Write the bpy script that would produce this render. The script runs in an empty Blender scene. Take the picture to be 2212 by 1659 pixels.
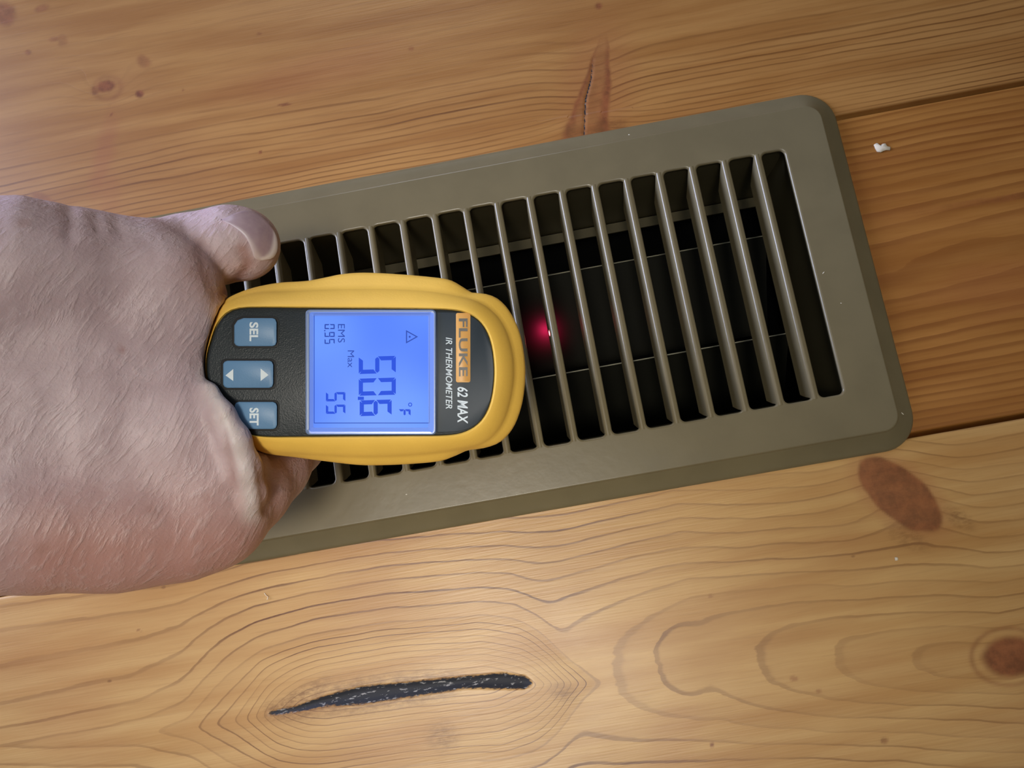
import bpy, bmesh, math, random
import numpy as np
from mathutils import Matrix, Vector

S = bpy.context.scene
COL = S.collection
MM = 0.001
random.seed(4)

# ------------------------------------------------------------------ camera
FPX = 1661.0                                   # focal length in pixels of a 2212 px wide frame
ROLL, TILT, PAN = .17749, .16306, -.02817
CAM = np.array([14.69, -73.33, 303.2])         # millimetres, floor top is z = 0
FW = np.array([math.sin(PAN), math.sin(TILT)*math.cos(PAN), -math.cos(TILT)*math.cos(PAN)])
_x = np.array([1., 0, 0]); _x = _x - FW*FW.dot(_x); _x /= np.linalg.norm(_x)
_u = np.cross(_x, FW)
RT = math.cos(ROLL)*_x - math.sin(ROLL)*_u
UP = math.sin(ROLL)*_x + math.cos(ROLL)*_u
cd = bpy.data.cameras.new('camera'); cam = bpy.data.objects.new('camera', cd); COL.objects.link(cam)
cd.sensor_fit = 'HORIZONTAL'; cd.sensor_width = 36; cd.lens = 36*FPX/2212
cd.clip_start = .01; cd.clip_end = 50
m = Matrix.Identity(4)
for i in range(3):
    m[i][0], m[i][1], m[i][2], m[i][3] = RT[i], UP[i], -FW[i], CAM[i]*MM
cam.matrix_world = m
S.camera = cam

# ------------------------------------------------------------------ light and exposure
S.view_settings.view_transform = 'Standard'; S.view_settings.look = 'None'
S.view_settings.gamma = 1; S.view_settings.use_curve_mapping = False
S.view_settings.exposure = 0.0
W = bpy.data.worlds.new('room_light'); S.world = W; W.use_nodes = True
W.node_tree.nodes['Background'].inputs[0].default_value = (.75, .62, .5, 1)
W.node_tree.nodes['Background'].inputs[1].default_value = .04

def area(name, loc, target, sx, sy, power, color):
    d = bpy.data.lights.new(name, 'AREA'); d.shape = 'RECTANGLE'; d.size = sx; d.size_y = sy
    d.energy = power; d.color = color
    o = bpy.data.objects.new(name, d); COL.objects.link(o); o.location = loc
    o.rotation_euler = (Vector(target)-Vector(loc)).to_track_quat('-Z', 'Y').to_euler()
    return o
area('ceiling_bounce', (-.15, -.37, 1.40), (-.02, -.10, 0), 0.85, .85, 3.6, (.92, .98, 1.0))
area('window_daylight', (-1.25, .46, .44), (-.14, .0, .09), .8, .5, 38, (.60, .68, 1.0))
area('bevel_highlight_light', (-.12, 1.50, .92), (-.02, .05, 0), .5, .5, 5, (.84, .88, 1.0))  # added second light from the far side, for the plate's bevel highlight
_d = bpy.data.lights.new('vignette_spot', 'SPOT'); _d.energy = 72; _d.color = (1, .91, .77)  # added overhead spot; its narrow soft cone imitates lens vignetting
_d.spot_size = math.radians(17.5); _d.spot_blend = 1.0; _d.shadow_soft_size = .16
_o = bpy.data.objects.new('vignette_spot', _d); COL.objects.link(_o); _o.location = (-.16, -.40, 1.45)
_o.rotation_euler = (Vector((-.02, -.085, 0))-Vector(_o.location)).to_track_quat('-Z', 'Y').to_euler()

# ------------------------------------------------------------------ helpers
def at(px, py, z):                             # point of the photograph on the plane z (mm)
    d = FW*FPX + RT*(px-1106) - UP*(py-829.5)
    return CAM + d*((z-CAM[2])/d[2])
def dp(px, py, depth):                         # point of the photograph at a distance along the lens axis
    return CAM + (FW*FPX + RT*(px-1106) - UP*(py-829.5))*(depth/FPX)
def pix(V):
    d = V-CAM; z = d @ FW
    return 1106+FPX*(d @ RT)/z, 829.5-FPX*(d @ UP)/z, z
def prop(o, label=None, cat=None, group=None, kind=None):
    for k, v in (('label', label), ('category', cat), ('group', group), ('kind', kind)):
        if v: o[k] = v
    return o
def link(name, me, mat=None, parent=None, smooth=True):
    o = bpy.data.objects.new(name, me); COL.objects.link(o)
    if mat: me.materials.clear(); me.materials.append(mat)
    if parent: o.parent = parent
    if smooth and len(me.polygons):
        me.polygons.foreach_set('use_smooth', [True]*len(me.polygons))
    return o
def mesh(name, v, f, scale=MM):
    me = bpy.data.meshes.new(name)
    me.from_pydata([tuple(float(c)*scale for c in p) for p in v], [], [tuple(int(i) for i in q) for q in f])
    me.update(); return me
def fixn(me):
    bm = bmesh.new(); bm.from_mesh(me); bmesh.ops.recalc_face_normals(bm, faces=bm.faces); bm.to_mesh(me); bm.free(); return me
def empty(name, loc=(0, 0, 0)):
    o = bpy.data.objects.new(name, None); COL.objects.link(o); o.location = loc; o.empty_display_size = .02; return o
def autosmooth(o, ang=35):
    me = o.data
    me.set_sharp_from_angle(angle=math.radians(ang))
def box(x0, x1, y0, y1, z0, z1):
    v = [(x, y, z) for z in (z0, z1) for x, y in ((x0, y0), (x1, y0), (x1, y1), (x0, y1))]
    f = [(3, 2, 1, 0), (4, 5, 6, 7), (0, 1, 5, 4), (1, 2, 6, 5), (2, 3, 7, 6), (3, 0, 4, 7)]
    return v, f
def curve_mesh(name, loops, extrude, bevel, res=2):
    """flat plate with holes; loops in mm, first is the outside"""
    c = bpy.data.curves.new(name, 'CURVE'); c.dimensions = '2D'; c.fill_mode = 'BOTH'
    c.extrude = extrude*MM; c.bevel_depth = bevel*MM; c.bevel_resolution = res
    for L in loops:
        s = c.splines.new('POLY'); s.points.add(len(L)-1); s.use_cyclic_u = True
        for p, q in zip(s.points, L): p.co = (q[0]*MM, q[1]*MM, 0, 1)
    o = bpy.data.objects.new(name, c); COL.objects.link(o)
    bpy.context.view_layer.update()
    me = bpy.data.meshes.new_from_object(o.evaluated_get(bpy.context.evaluated_depsgraph_get()))
    bpy.data.objects.remove(o); bpy.data.curves.remove(c)
    me.name = name
    return me
def rrect(x0, x1, y0, y1, r, n=5):
    P = []
    for cx, cy, a in ((x1-r, y1-r, 0), (x0+r, y1-r, 90), (x0+r, y0+r, 180), (x1-r, y0+r, 270)):
        for k in range(n+1):
            t = math.radians(a+90*k/n); P.append((cx+r*math.cos(t), cy+r*math.sin(t)))
    return P
def catmull(P, n=6, closed=True):
    P = np.asarray(P, float); N = len(P); out = []
    rng = range(N) if closed else range(N-1)
    for i in rng:
        g = lambda k: P[k % N] if closed else P[min(max(k, 0), N-1)]
        p0, p1, p2, p3 = g(i-1), g(i), g(i+1), g(i+2)
        for k in range(n):
            t = k/n
            out.append(.5*((2*p1)+(-p0+p2)*t+(2*p0-5*p1+4*p2-p3)*t*t+(-p0+3*p1-3*p2+p3)*t**3))
    if not closed: out.append(P[-1])
    return np.array(out)
def join(parts):
    V, F = [], []
    for v, f in parts:
        o = len(V); V += list(v); F += [tuple(i+o for i in q) for q in f]
    return V, F

# ------------------------------------------------------------------ materials
def mat(name):
    M = bpy.data.materials.new(name); M.use_nodes = True
    nt = M.node_tree; return M, nt, nt.nodes['Principled BSDF']
def N(nt, t, **kw):
    n = nt.nodes.new(t)
    for k, v in kw.items():
        if k in n.inputs.keys() if isinstance(k, str) and k[0].isupper() else False: n.inputs[k].default_value = v
        else: setattr(n, k, v)
    return n
def mix(nt, fac, a, b, blend='MIX'):
    n = nt.nodes.new('ShaderNodeMix'); n.data_type = 'RGBA'; n.blend_type = blend
    for s, v in ((n.inputs[0], fac), (n.inputs[6], a), (n.inputs[7], b)):
        if hasattr(v, 'links') or isinstance(v, bpy.types.NodeSocket): nt.links.new(v, s)
        elif isinstance(v, (int, float)): s.default_value = v
        else: s.default_value = (*v, 1) if len(v) == 3 else v
    return n.outputs[2]
def math_(nt, op, a, b=None, c=None, clamp=False):
    n = nt.nodes.new('ShaderNodeMath'); n.operation = op; n.use_clamp = clamp
    for s, v in zip(n.inputs, (a, b, c)):
        if v is None: continue
        if isinstance(v, bpy.types.NodeSocket): nt.links.new(v, s)
        else: s.default_value = v
    return n.outputs[0]
def mrange(nt, v, a, b, c=0, d=1, smooth=True):
    n = nt.nodes.new('ShaderNodeMapRange'); n.interpolation_type = 'SMOOTHSTEP' if smooth else 'LINEAR'
    nt.links.new(v, n.inputs[0])
    for i, x in enumerate((a, b, c, d)): n.inputs[i+1].default_value = x
    return n.outputs[0]
def coords(nt, scale=(1, 1, 1), rot=(0, 0, 0)):
    t = nt.nodes.new('ShaderNodeTexCoord'); mp = nt.nodes.new('ShaderNodeMapping')
    mp.inputs['Scale'].default_value = scale; mp.inputs['Rotation'].default_value = rot
    nt.links.new(t.outputs['Object'], mp.inputs[0]); return mp.outputs[0]
def noise(nt, vec, scale, detail=3, rough=.55):
    n = nt.nodes.new('ShaderNodeTexNoise'); nt.links.new(vec, n.inputs['Vector'])
    n.inputs['Scale'].default_value = scale; n.inputs['Detail'].default_value = detail; n.inputs['Roughness'].default_value = rough
    return n.outputs[0]
def attr(nt, name):
    n = nt.nodes.new('ShaderNodeAttribute'); n.attribute_name = name; return n.outputs['Fac']
def bump(nt, h, strength, dist, P):
    n = nt.nodes.new('ShaderNodeBump'); n.inputs['Strength'].default_value = strength; n.inputs['Distance'].default_value = dist
    nt.links.new(h, n.inputs['Height']); nt.links.new(n.outputs[0], P.inputs['Normal']); return n
def srgb(r, g, b):
    f = lambda c: c/255/12.92 if c/255 <= .04045 else ((c/255+.055)/1.055)**2.4
    return (f(r), f(g), f(b))
def plain(name, col, rough=.5, spec=.5, grain=0, gscale=900, metal=0, vary=.06):
    M, nt, P = mat(name)
    v = coords(nt)
    n = noise(nt, v, 60, 4)
    c = mix(nt, mrange(nt, n, .3, .7), tuple(x*(1-vary) for x in col), tuple(min(1, x*(1+vary)) for x in col))
    nt.links.new(c, P.inputs['Base Color'])
    P.inputs['Roughness'].default_value = rough; P.inputs['Metallic'].default_value = metal
    P.inputs['Specular IOR Level'].default_value = spec
    if grain: bump(nt, noise(nt, v, gscale, 2), grain, .0004, P)
    return M

def wood(name, pale, deep, late, line=(.80, .97), amt=.6, fine=.25, band=.0, rough=.36, rise=.3):
    M, nt, P = mat(name)
    v = coords(nt); vs = coords(nt, (1, 12, 1)); vf = coords(nt, (1, 30, 1))
    ring = attr(nt, 'ring'); knot = attr(nt, 'knot'); black = attr(nt, 'black'); red = attr(nt, 'red'); stain_shade = attr(nt, 'stain_shade'); stren = attr(nt, 'strength')
    big = noise(nt, vs, 9, 4); small = noise(nt, vf, 45, 3); blot = noise(nt, v, 22, 4)
    c = mix(nt, mrange(nt, big, .3, .7), pale, deep)
    c = mix(nt, math_(nt, 'MULTIPLY', mrange(nt, blot, .35, .8), .30), c, deep)
    # latewood line: slow rise, sharp fall
    rw = math_(nt, 'ADD', ring, math_(nt, 'MULTIPLY', math_(nt, 'SUBTRACT', noise(nt, coords(nt, (1, 4, 1)), 90, 3), .5), .16))
    fr = math_(nt, 'FRACT', rw)
    up = mrange(nt, fr, line[0]-rise, line[0]); dn = mrange(nt, fr, line[1], 1.0, 1, 0)
    ln = math_(nt, 'MULTIPLY', math_(nt, 'POWER', up, 2.2), dn)
    idx = nt.nodes.new('ShaderNodeTexWhiteNoise'); idx.noise_dimensions = '1D'
    nt.links.new(math_(nt, 'FLOOR', rw), idx.inputs['W'])
    lw = math_(nt, 'MULTIPLY', ln, math_(nt, 'ADD', math_(nt, 'MULTIPLY', idx.outputs[0], .75), .35))
    lw = math_(nt, 'MULTIPLY', lw, mrange(nt, noise(nt, coords(nt, (1, 3, 1)), 16, 2), .28, .62, .45, 1))
    lw = math_(nt, 'MULTIPLY', math_(nt, 'MULTIPLY', lw, stren), math_(nt, 'SUBTRACT', 1, knot))
    if band:                                             # slow reddish band over the whole ring
        c = mix(nt, math_(nt, 'MULTIPLY', math_(nt, 'POWER', fr, 1.5), band), c, late)
    c = mix(nt, math_(nt, 'MULTIPLY', lw, amt, clamp=True), c, late)
    c = mix(nt, math_(nt, 'MULTIPLY', mrange(nt, small, .52, .75), fine), c, late)
    c = mix(nt, math_(nt, 'MULTIPLY', red, .75), c, mix(nt, .5, c, srgb(150, 84, 50)))
    # knots: turned grain, redder and darker
    kc = mix(nt, mrange(nt, noise(nt, coords(nt, (1, 1, 1)), 160, 4, .7), .3, .7), srgb(144, 84, 46), srgb(108, 60, 30))
    c = mix(nt, knot, c, kc)
    so = math_(nt, 'MULTIPLY', stain_shade, mrange(nt, noise(nt, coords(nt, (1, 2.5, 1)), 260, 4, .7), .25, .75))
    c = mix(nt, so, c, srgb(112, 70, 34))
    bl = mrange(nt, math_(nt, 'ADD', black, math_(nt, 'MULTIPLY', math_(nt, 'SUBTRACT', noise(nt, coords(nt, (1, 2.5, 1)), 420, 4, .75), .5), 1.1)), .36, .66)
    crumb = mrange(nt, noise(nt, coords(nt, (1, 3.5, 1), (0, 0, -.06)), 330, 3, .6), .58, .66)
    bc = mix(nt, crumb, srgb(30, 32, 40), srgb(150, 148, 146))
    c = mix(nt, bl, c, bc)
    # tiny specks
    vo = nt.nodes.new('ShaderNodeTexVoronoi'); vo.inputs['Scale'].default_value = 95; nt.links.new(coords(nt, (.6, 1, 1)), vo.inputs['Vector'])
    sp = math_(nt, 'MULTIPLY', mrange(nt, vo.outputs['Distance'], .03, .08, 1, 0), mrange(nt, noise(nt, v, 30, 1), .55, .66))
    c = mix(nt, math_(nt, 'MULTIPLY', sp, .6), c, late)
    nt.links.new(c, P.inputs['Base Color'])
    P.inputs['Specular IOR Level'].default_value = .5
    rr = math_(nt, 'ADD', math_(nt, 'MULTIPLY', bl, .3), math_(nt, 'ADD', rough, math_(nt, 'MULTIPLY', blot, .10)))
    nt.links.new(rr, P.inputs['Roughness'])
    h = math_(nt, 'SUBTRACT', math_(nt, 'MULTIPLY', fr, -.35), math_(nt, 'MULTIPLY', small, .25))
    h = math_(nt, 'ADD', h, math_(nt, 'MULTIPLY', bl, -1.2))
    bump(nt, h, .22, .0012, P)
    return M

M_A = wood('pine_upper', srgb(176, 128, 70), srgb(154, 104, 50), srgb(106, 64, 26), amt=.8, fine=.22, rise=.28, line=(.84, .97))
M_B = wood('pine_middle', srgb(174, 120, 58), srgb(150, 96, 40), srgb(118, 66, 24), amt=.55, fine=.18, band=.30, rise=.4)
M_C = wood('pine_lower', srgb(202, 161, 100), srgb(180, 133, 74), srgb(106, 62, 28), amt=.95, fine=.12, band=.12, rough=.33, rise=.11, line=(.90, .97))
M_D = wood('pine_spare', srgb(180, 134, 80), srgb(160, 112, 60), srgb(118, 72, 32), amt=.6, fine=.25)

# ------------------------------------------------------------------ numpy noise
def vnoise(x, y, seed):
    xi = np.floor(x).astype(np.int64); yi = np.floor(y).astype(np.int64)
    fx = x-xi; fy = y-yi; fx = fx*fx*(3-2*fx); fy = fy*fy*(3-2*fy)
    def h(a, b):
        n = (a*374761393 + b*668265263 + seed*974634521) & 0xffffffff
        n = ((n ^ (n >> 13))*1274126177) & 0xffffffff
        return ((n ^ (n >> 16)) & 0xffff)/65535.
    return (h(xi, yi)*(1-fx)+h(xi+1, yi)*fx)*(1-fy)+(h(xi, yi+1)*(1-fx)+h(xi+1, yi+1)*fx)*fy
def fbm(x, y, seed, o=3):
    r = 0; a = .5
    for k in range(o): r = r+a*(vnoise(x*2**k, y*2**k, seed+k)-.5)*2; a *= .5
    return r
def sst(a, b, v):
    t = np.clip((v-a)/(b-a), 0, 1); return t*t*(3-2*t)
def smin(a, b, k):
    h = np.clip(.5+.5*(b-a)/k, 0, 1); return b*(1-h)+a*h-k*h*(1-h)
def w2(px, py): return at(px, py, 0)[:2]
def ell(X, Y, cpx, cpy, apx, bpx, deg):
    """normalised radius of an ellipse given in photo pixels (deg: clockwise on the photo)"""
    c = w2(cpx, cpy); t = math.radians(deg)
    a = w2(cpx+apx*math.cos(t), cpy+apx*math.sin(t))-c
    b = w2(cpx-bpx*math.sin(t), cpy+bpx*math.cos(t))-c
    M2 = np.linalg.inv(np.array([a, b]).T)
    dx, dy = X-c[0], Y-c[1]
    u = M2[0, 0]*dx+M2[0, 1]*dy; v = M2[1, 0]*dx+M2[1, 1]*dy
    return u, v, np.sqrt(u*u+v*v)
def segdist(X, Y, pts):
    """signed-less distance to a polyline with radius, mm; returns d - r"""
    best = np.full(X.shape, 1e3)
    W_ = [(*w2(p[0], p[1]), p[2]*.18) for p in pts]
    for (x0, y0, r0), (x1, y1, r1) in zip(W_[:-1], W_[1:]):
        dx, dy = x1-x0, y1-y0
        t = np.clip(((X-x0)*dx+(Y-y0)*dy)/(dx*dx+dy*dy), 0, 1)
        best = np.minimum(best, np.hypot(X-x0-t*dx, Y-y0-t*dy)-(r0+(r1-r0)*t))
    return best

# ------------------------------------------------------------------ floor
def fields_A(X, Y):
    z = np.zeros_like(X)
    y = Y + 1.8*fbm(X/110, Y/25, 3) + .35*fbm(X/30, Y/9, 5)
    t = np.clip(Y-60, 0, None)
    dens = 1/1.6
    # rings get wider away from the joint
    g = 38*np.log1p(t/38.) + (y-Y)
    # spike knot bends the grain
    u, v, e = ell(X, Y, 1272, 205, 66, 135, -8)
    g = g + 5.0*np.exp(-(u*.8)**2)*np.exp(-(v*.75)**2)*np.sign(.3-v)*.5
    u2, v2, e2 = ell(X, Y, 228, 186, 60, 42, -10)
    g = g + 3.5*np.exp(-e2**2)
    ring = g*dens
    qx, qy, _ = pix(np.stack([X, Y, 0*X], -1))
    t = (qy-62)/232.; hw = 50*np.clip(t, .001, 1.3)**.75+7*fbm(X/5, Y/9, 8)
    off = (qx-(1303-32*t+5*np.sin(t*5)))/hw
    inside = sst(1.12, .86, np.abs(off))*sst(.02, .2, t)
    kn = inside*(.42+.6*sst(.35, .95, np.abs(off+.12+.2*fbm(X/3, Y/14, 9))))*(.65+.35*sst(.15, .5, t))
    crack = segdist(X, Y, [(1281, 125, .2), (1277, 170, 1.4), (1265, 215, 1.6), (1262, 290, 1.2)])
    stain_shade = sst(5, 0, segdist(X, Y, [(1232, 285, 3), (1262, 296, 6), (1335, 274, 6)]))*.8
    for c in ((228, 186, 21, 14, -15, .95), (302, 203, 9, 9, 0, 1), (205, 196, 8, 12, 0, .7), (1293, 13, 8, 8, 0, .9), (310, 133, 18, 14, 30, .55),
              (118, 85, 14, 6, -10, .5), (10, 30, 25, 26, 10, .75), (90, 18, 18, 8, -12, .55), (135, 88, 12, 14, 0, .4), (60, 113, 8, 6, 0, .6),
              (615, 226, 17, 3, -5, .85), (562, 329, 4, 4, 0, .9), (240, 248, 5, 2, -50, .9), (888, 105, 7, 5, 0, .6), (395, 194, 4, 2, 0, .8), (560, 73, 6, 3, 0, .6),
              (92, 428, 30, 10, 25, .5)):
        kn = np.maximum(kn, sst(1.25, .6, ell(X, Y, *c[:5])[2]+.25*fbm(X/2.5, Y/2.5, 21))*c[5])
    halo = np.exp(-((ell(X, Y, 232, 190, 30, 24, -10)[2]-1.0)/.22)**2)*.35
    kn = np.maximum(kn, halo)
    red = .7*sst(1.2, .2, ell(X, Y, 680, 150, 260, 55, -14)[2]+.4*fbm(X/25, Y/8, 31))
    red = np.maximum(red, .9*sst(1.3, .3, ell(X, Y, 225, 330, 26, 110, 12)[2]+.3*fbm(X/8, Y/8, 33)))
    red = np.maximum(red, .5*sst(1.3, .3, ell(X, Y, 235, 420, 30, 60, 0)[2]))
    red = np.maximum(red, .6*sst(1.4, .5, ell(X, Y, 1290, 190, 80, 150, 8)[2]))
    black = sst(.5, -.35, crack)*.9
    hz = -.35*sst(.5, -.5, crack)
    stren = sst(128, 92, Y+10*fbm(X/60, Y/30, 11))*.75+.3*np.clip(.5+1.2*fbm(X/70, Y/16, 12), 0, 1)
    return ring, kn, black, red, stain_shade, hz, stren
def fields_B(X, Y):
    y = Y + 3.0*fbm(X/110, Y/30, 41) + .7*fbm(X/28, Y/8, 42)
    c = (Y+4)/66.                                   # wide rings in the middle of the board
    g = 16*np.sign(c)*np.abs(c)**1.8 + (y-Y)*.35 + 4*c
    ring = g/1.35
    z = np.zeros_like(X)
    red = .65*sst(-.1, .5, fbm(X/70, Y/14, 44))*sst(55, 40, np.abs(Y+2))
    kn = .5*sst(.35, 0, np.abs(Y-20+.02*X+2*fbm(X/30, Y/30, 45))-1.2)*sst(160, 220, X)
    return ring, kn, z, red, z, z, .55+.8*np.clip(.5+fbm(X/60, Y/9, 46), 0, 1)
AXIS = [(-300, 1640), (0, 1610), (409, 1574), (620, 1536), (868, 1495), (1143, 1476), (1289, 1475), (1420, 1462), (1700, 1425), (2180, 1420), (2600, 1360)]
PROFILE = [(-400, 34, 1600), (0, 31, 1600), (300, 27.5, 1580), (409, 23, 1574), (500, 12, 1560), (584, 4, 1541), (700, .5, 1520), (868, 0, 1500), (1060, .5, 1475), (1143, 5, 1475), (1190, 11, 1475), (1230, 18, 1475), (1289, 26, 1475), (1330, 31, 1475), (1420, 38, 1462), (2700, 60, 1380)]
def fields_C(X, Y):
    rt = sst(15, 60, X)                              # the right end of the board is more restless
    wx = X+(1.5+3.5*rt)*fbm(X/30, Y/26, 51, 3); wy = Y+(1.0+1.2*rt)*fbm(X/40, Y/20, 52, 3)+.25*fbm(X/9, Y/6, 53)
    ax_ = np.array([w2(*p) for p in AXIS]); hx_ = np.array([w2(p[0], p[2])[0] for p in PROFILE]); hh_ = np.array([p[1] for p in PROFILE], float)
    def soft(xp, fp, x):                             # smoothed piecewise-linear curve
        q = np.linspace(-260, 300, 1121); k = np.exp(-np.linspace(-2, 2, 25)**2); k /= k.sum()
        return np.interp(x, q, np.convolve(np.pad(np.interp(q, xp, fp), 12, mode='edge'), k, 'valid'))
    v = wy-soft(ax_[:, 0], ax_[:, 1], wx)
    g1 = np.sqrt(v*v+1.4)-1.1+soft(hx_, hh_, wx)*np.exp(-(v/40.)**2)
    k2 = w2(2185, 1422); k0 = w2(1985, 1440)
    ex = np.abs(wx-k2[0])*.19; ey = np.abs(wy-np.interp(wx, [60, k2[0]], [w2(1330, 1455)[1], k2[1]]))
    e2 = (ex**3+ey**3+1)**(1/3.)
    e2 = e2*(1-.25*np.exp(-((wx-k2[0])/30)**2)*0)
    g = smin(g1, e2-1.5, 4.0)
    W_ = sst(-125, -90, X)*sst(62, 40, X)
    phase = g/5.2-.24*np.clip(25-g, 0, None)*W_
    stren = np.clip(.72+.4*W_+.55*fbm(X/50, Y/20, 58), .2, 1.25)*(1-.45*rt)*(.5+.5*sst(-170, -90, X))
    # knots bend the lines that pass them
    u1, v1, q1 = ell(X, Y, 1945, 1068, 150, 95, 38)
    phase = phase - 1.6*np.exp(-q1**2)
    kn = .85*sst(1.06, .93, ell(X, Y, 1944, 1068, 112, 52, 40)[2]+.06*fbm(X/5, Y/5, 55))
    kn = np.maximum(kn, .95*sst(1.15, .75, ell(X, Y, 2185, 1418, 66, 46, 0)[2]+.1*fbm(X/5, Y/5, 56)))
    kn = np.maximum(kn, .45*np.exp(-((ell(X, Y, 2178, 1418, 80, 62, 0)[2]-1)/.08)**2))
    for c in ((1538, 1609, 5, 5, 0, 1), (1910, 1600, 9, 7, 0, .6), (1535, 1288, 6, 4, 0, .5), (1715, 1466, 10, 6, 10, .5), (1768, 1493, 7, 4, 0, .5), (300, 1362, 6, 2, 10, .7)):
        kn = np.maximum(kn, sst(1.25, .6, ell(X, Y, *c[:5])[2])*c[5])
    d = segdist(X, Y, [(586, 1541, 4), (640, 1532, 6), (700, 1515, 10), (775, 1503, 18), (880, 1490, 15), (1004, 1474, 12), (1085, 1471, 16), (1130, 1474, 13), (1143, 1476, 6)])
    black = sst(1.6, -1.6, d)
    stain_shade = .9*sst(6.5, -.5, d)*sst(1.3, .9, ell(X, Y, 780, 1500, 210, 60, -8)[2])
    stain_shade = np.maximum(stain_shade, .85*sst(1.4, .3, ell(X, Y, 650, 1505, 90, 22, -28)[2]))
    stain_shade = np.maximum(stain_shade, .7*sst(1.3, .2, ell(X, Y, 955, 1590, 40, 40, 0)[2]))
    stain_shade = np.maximum(stain_shade, .75*sst(1.3, .2, ell(X, Y, 1215, 1495, 34, 22, 20)[2]))
    stain_shade = np.maximum(stain_shade, .7*sst(1.3, .2, ell(X, Y, 2070, 1120, 45, 20, 35)[2]))
    stain_shade = np.maximum(stain_shade, .55*sst(1.3, .2, ell(X, Y, 1960, 1160, 60, 26, 30)[2]))
    stain_shade = np.maximum(stain_shade, .5*sst(1.3, .2, ell(X, Y, 290, 1258, 40, 12, -8)[2]))  # blurred reflection and shadow of the register corner, painted as a smudge
    red = .35*sst(0, .5, fbm(X/60, Y/30, 57))+.8*sst(1.5, .9, ell(X, Y, 1944, 1068, 112, 56, 40)[2])
    red = np.maximum(red, .45*sst(1.2, .3, ell(X, Y, 1460, 1580, 70, 110, 25)[2]))
    hz = -1.0*sst(.6, -2.2, d)
    return phase, np.clip(kn, 0, 1), black, np.clip(red, 0, 1), stain_shade, hz, stren
def fields_D(X, Y):
    z = np.zeros_like(X)
    return (Y+2*fbm(X/90, Y/25, 61))/4., z, z, z, z, z, z+.7

def axis(lo, hi, flo, fhi, fine, coarse):
    if lo >= fhi or hi <= flo: return np.linspace(lo, hi, max(2, int(round((hi-lo)/coarse))+1))
    a = [lo] if lo < flo else []
    if lo < flo: a += list(np.arange(lo+coarse, flo-coarse*.3, coarse))
    f0, f1 = max(lo, flo), min(hi, fhi)
    a += list(np.linspace(f0, f1, max(2, int(round((f1-f0)/fine))+1)))
    if hi > fhi: a += list(np.arange(fhi+coarse, hi-coarse*.3, coarse))+[hi]
    return np.array(a)
def plank(name, y0, y1, fn, M, parent, detail=True, hole=None, x0=-1300, x1=1300):
    fine = .7 if detail else 30.
    xs = axis(x0, x1, -236, 266, fine, 40.)
    if hole:                                          # plank edges are cut round the duct opening
        for hx in hole[:2]: xs[np.argmin(np.abs(xs-hx))] = hx
    r = .7
    ys = axis(y0+r, y1-r, -222, 212, fine, 30.)
    ys = np.concatenate([[y0-4.5, y0, y0, y0+.2], ys, [y1-.2, y1, y1]])
    zs = np.zeros(len(ys)); zs[:4] = [-9, -9, -.75, -.22]; zs[-3:] = [-.22, -.75, -14]
    X, Y = np.meshgrid(xs, ys, indexing='xy')
    ring, kn, bl, red, stain_shade, hz, stren = fn(X, np.clip(Y, y0+.0, y1))
    Z = zs[:, None]+hz*(zs[:, None] > -.01)
    ny, nx = X.shape
    co = np.stack([X, Y, Z], -1).reshape(-1, 3)*MM
    i = np.arange(ny*nx).reshape(ny, nx)
    q = np.stack([i[:-1, :-1], i[:-1, 1:], i[1:, 1:], i[1:, :-1]], -1)
    keep = np.ones(q.shape[:2], bool)
    if hole:
        cx = .5*(X[:-1, :-1]+X[1:, 1:]); cy = .5*(Y[:-1, :-1]+Y[1:, 1:])
        keep = ~((cx > hole[0]) & (cx < hole[1]) & (cy > hole[2]) & (cy < hole[3]))
    q = q[keep]
    me = bpy.data.meshes.new(name)
    me.vertices.add(len(co)); me.vertices.foreach_set('co', co.ravel().astype(np.float32))
    me.loops.add(q.size); me.loops.foreach_set('vertex_index', q.ravel().astype(np.int32))
    me.polygons.add(len(q)); me.polygons.foreach_set('loop_start', np.arange(0, q.size, 4, dtype=np.int32))
    me.update(calc_edges=True)
    for nm, A in (('ring', ring), ('knot', kn), ('black', bl), ('red', red), ('stain_shade', stain_shade), ('strength', stren)):
        a = me.attributes.new(nm, 'FLOAT', 'POINT'); a.data.foreach_set('value', np.ascontiguousarray(A, dtype=np.float32).ravel())
    return link(name, me, M, parent)

floor = empty('floor'); prop(floor, kind='structure')
G1, G2, HG = 62.0, -70.6, .95
plank('plank', G1+HG, 255, fields_A, M_A, floor)
plank('plank', G2+HG, G1-HG, fields_B, M_B, floor, hole=(-137, 137, -53, 53))
plank('plank', -262, G2-HG, fields_C, M_C, floor)
for yy0, yy1 in ((256.9, 440), (442, 600), (602, 790), (792, 960), (962, 1150), (-440, -263.9), (-600, -442), (-790, -602), (-960, -792), (-1150, -962)):
    plank('plank', yy0, yy1, fields_D, M_D, floor, detail=False)

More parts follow.
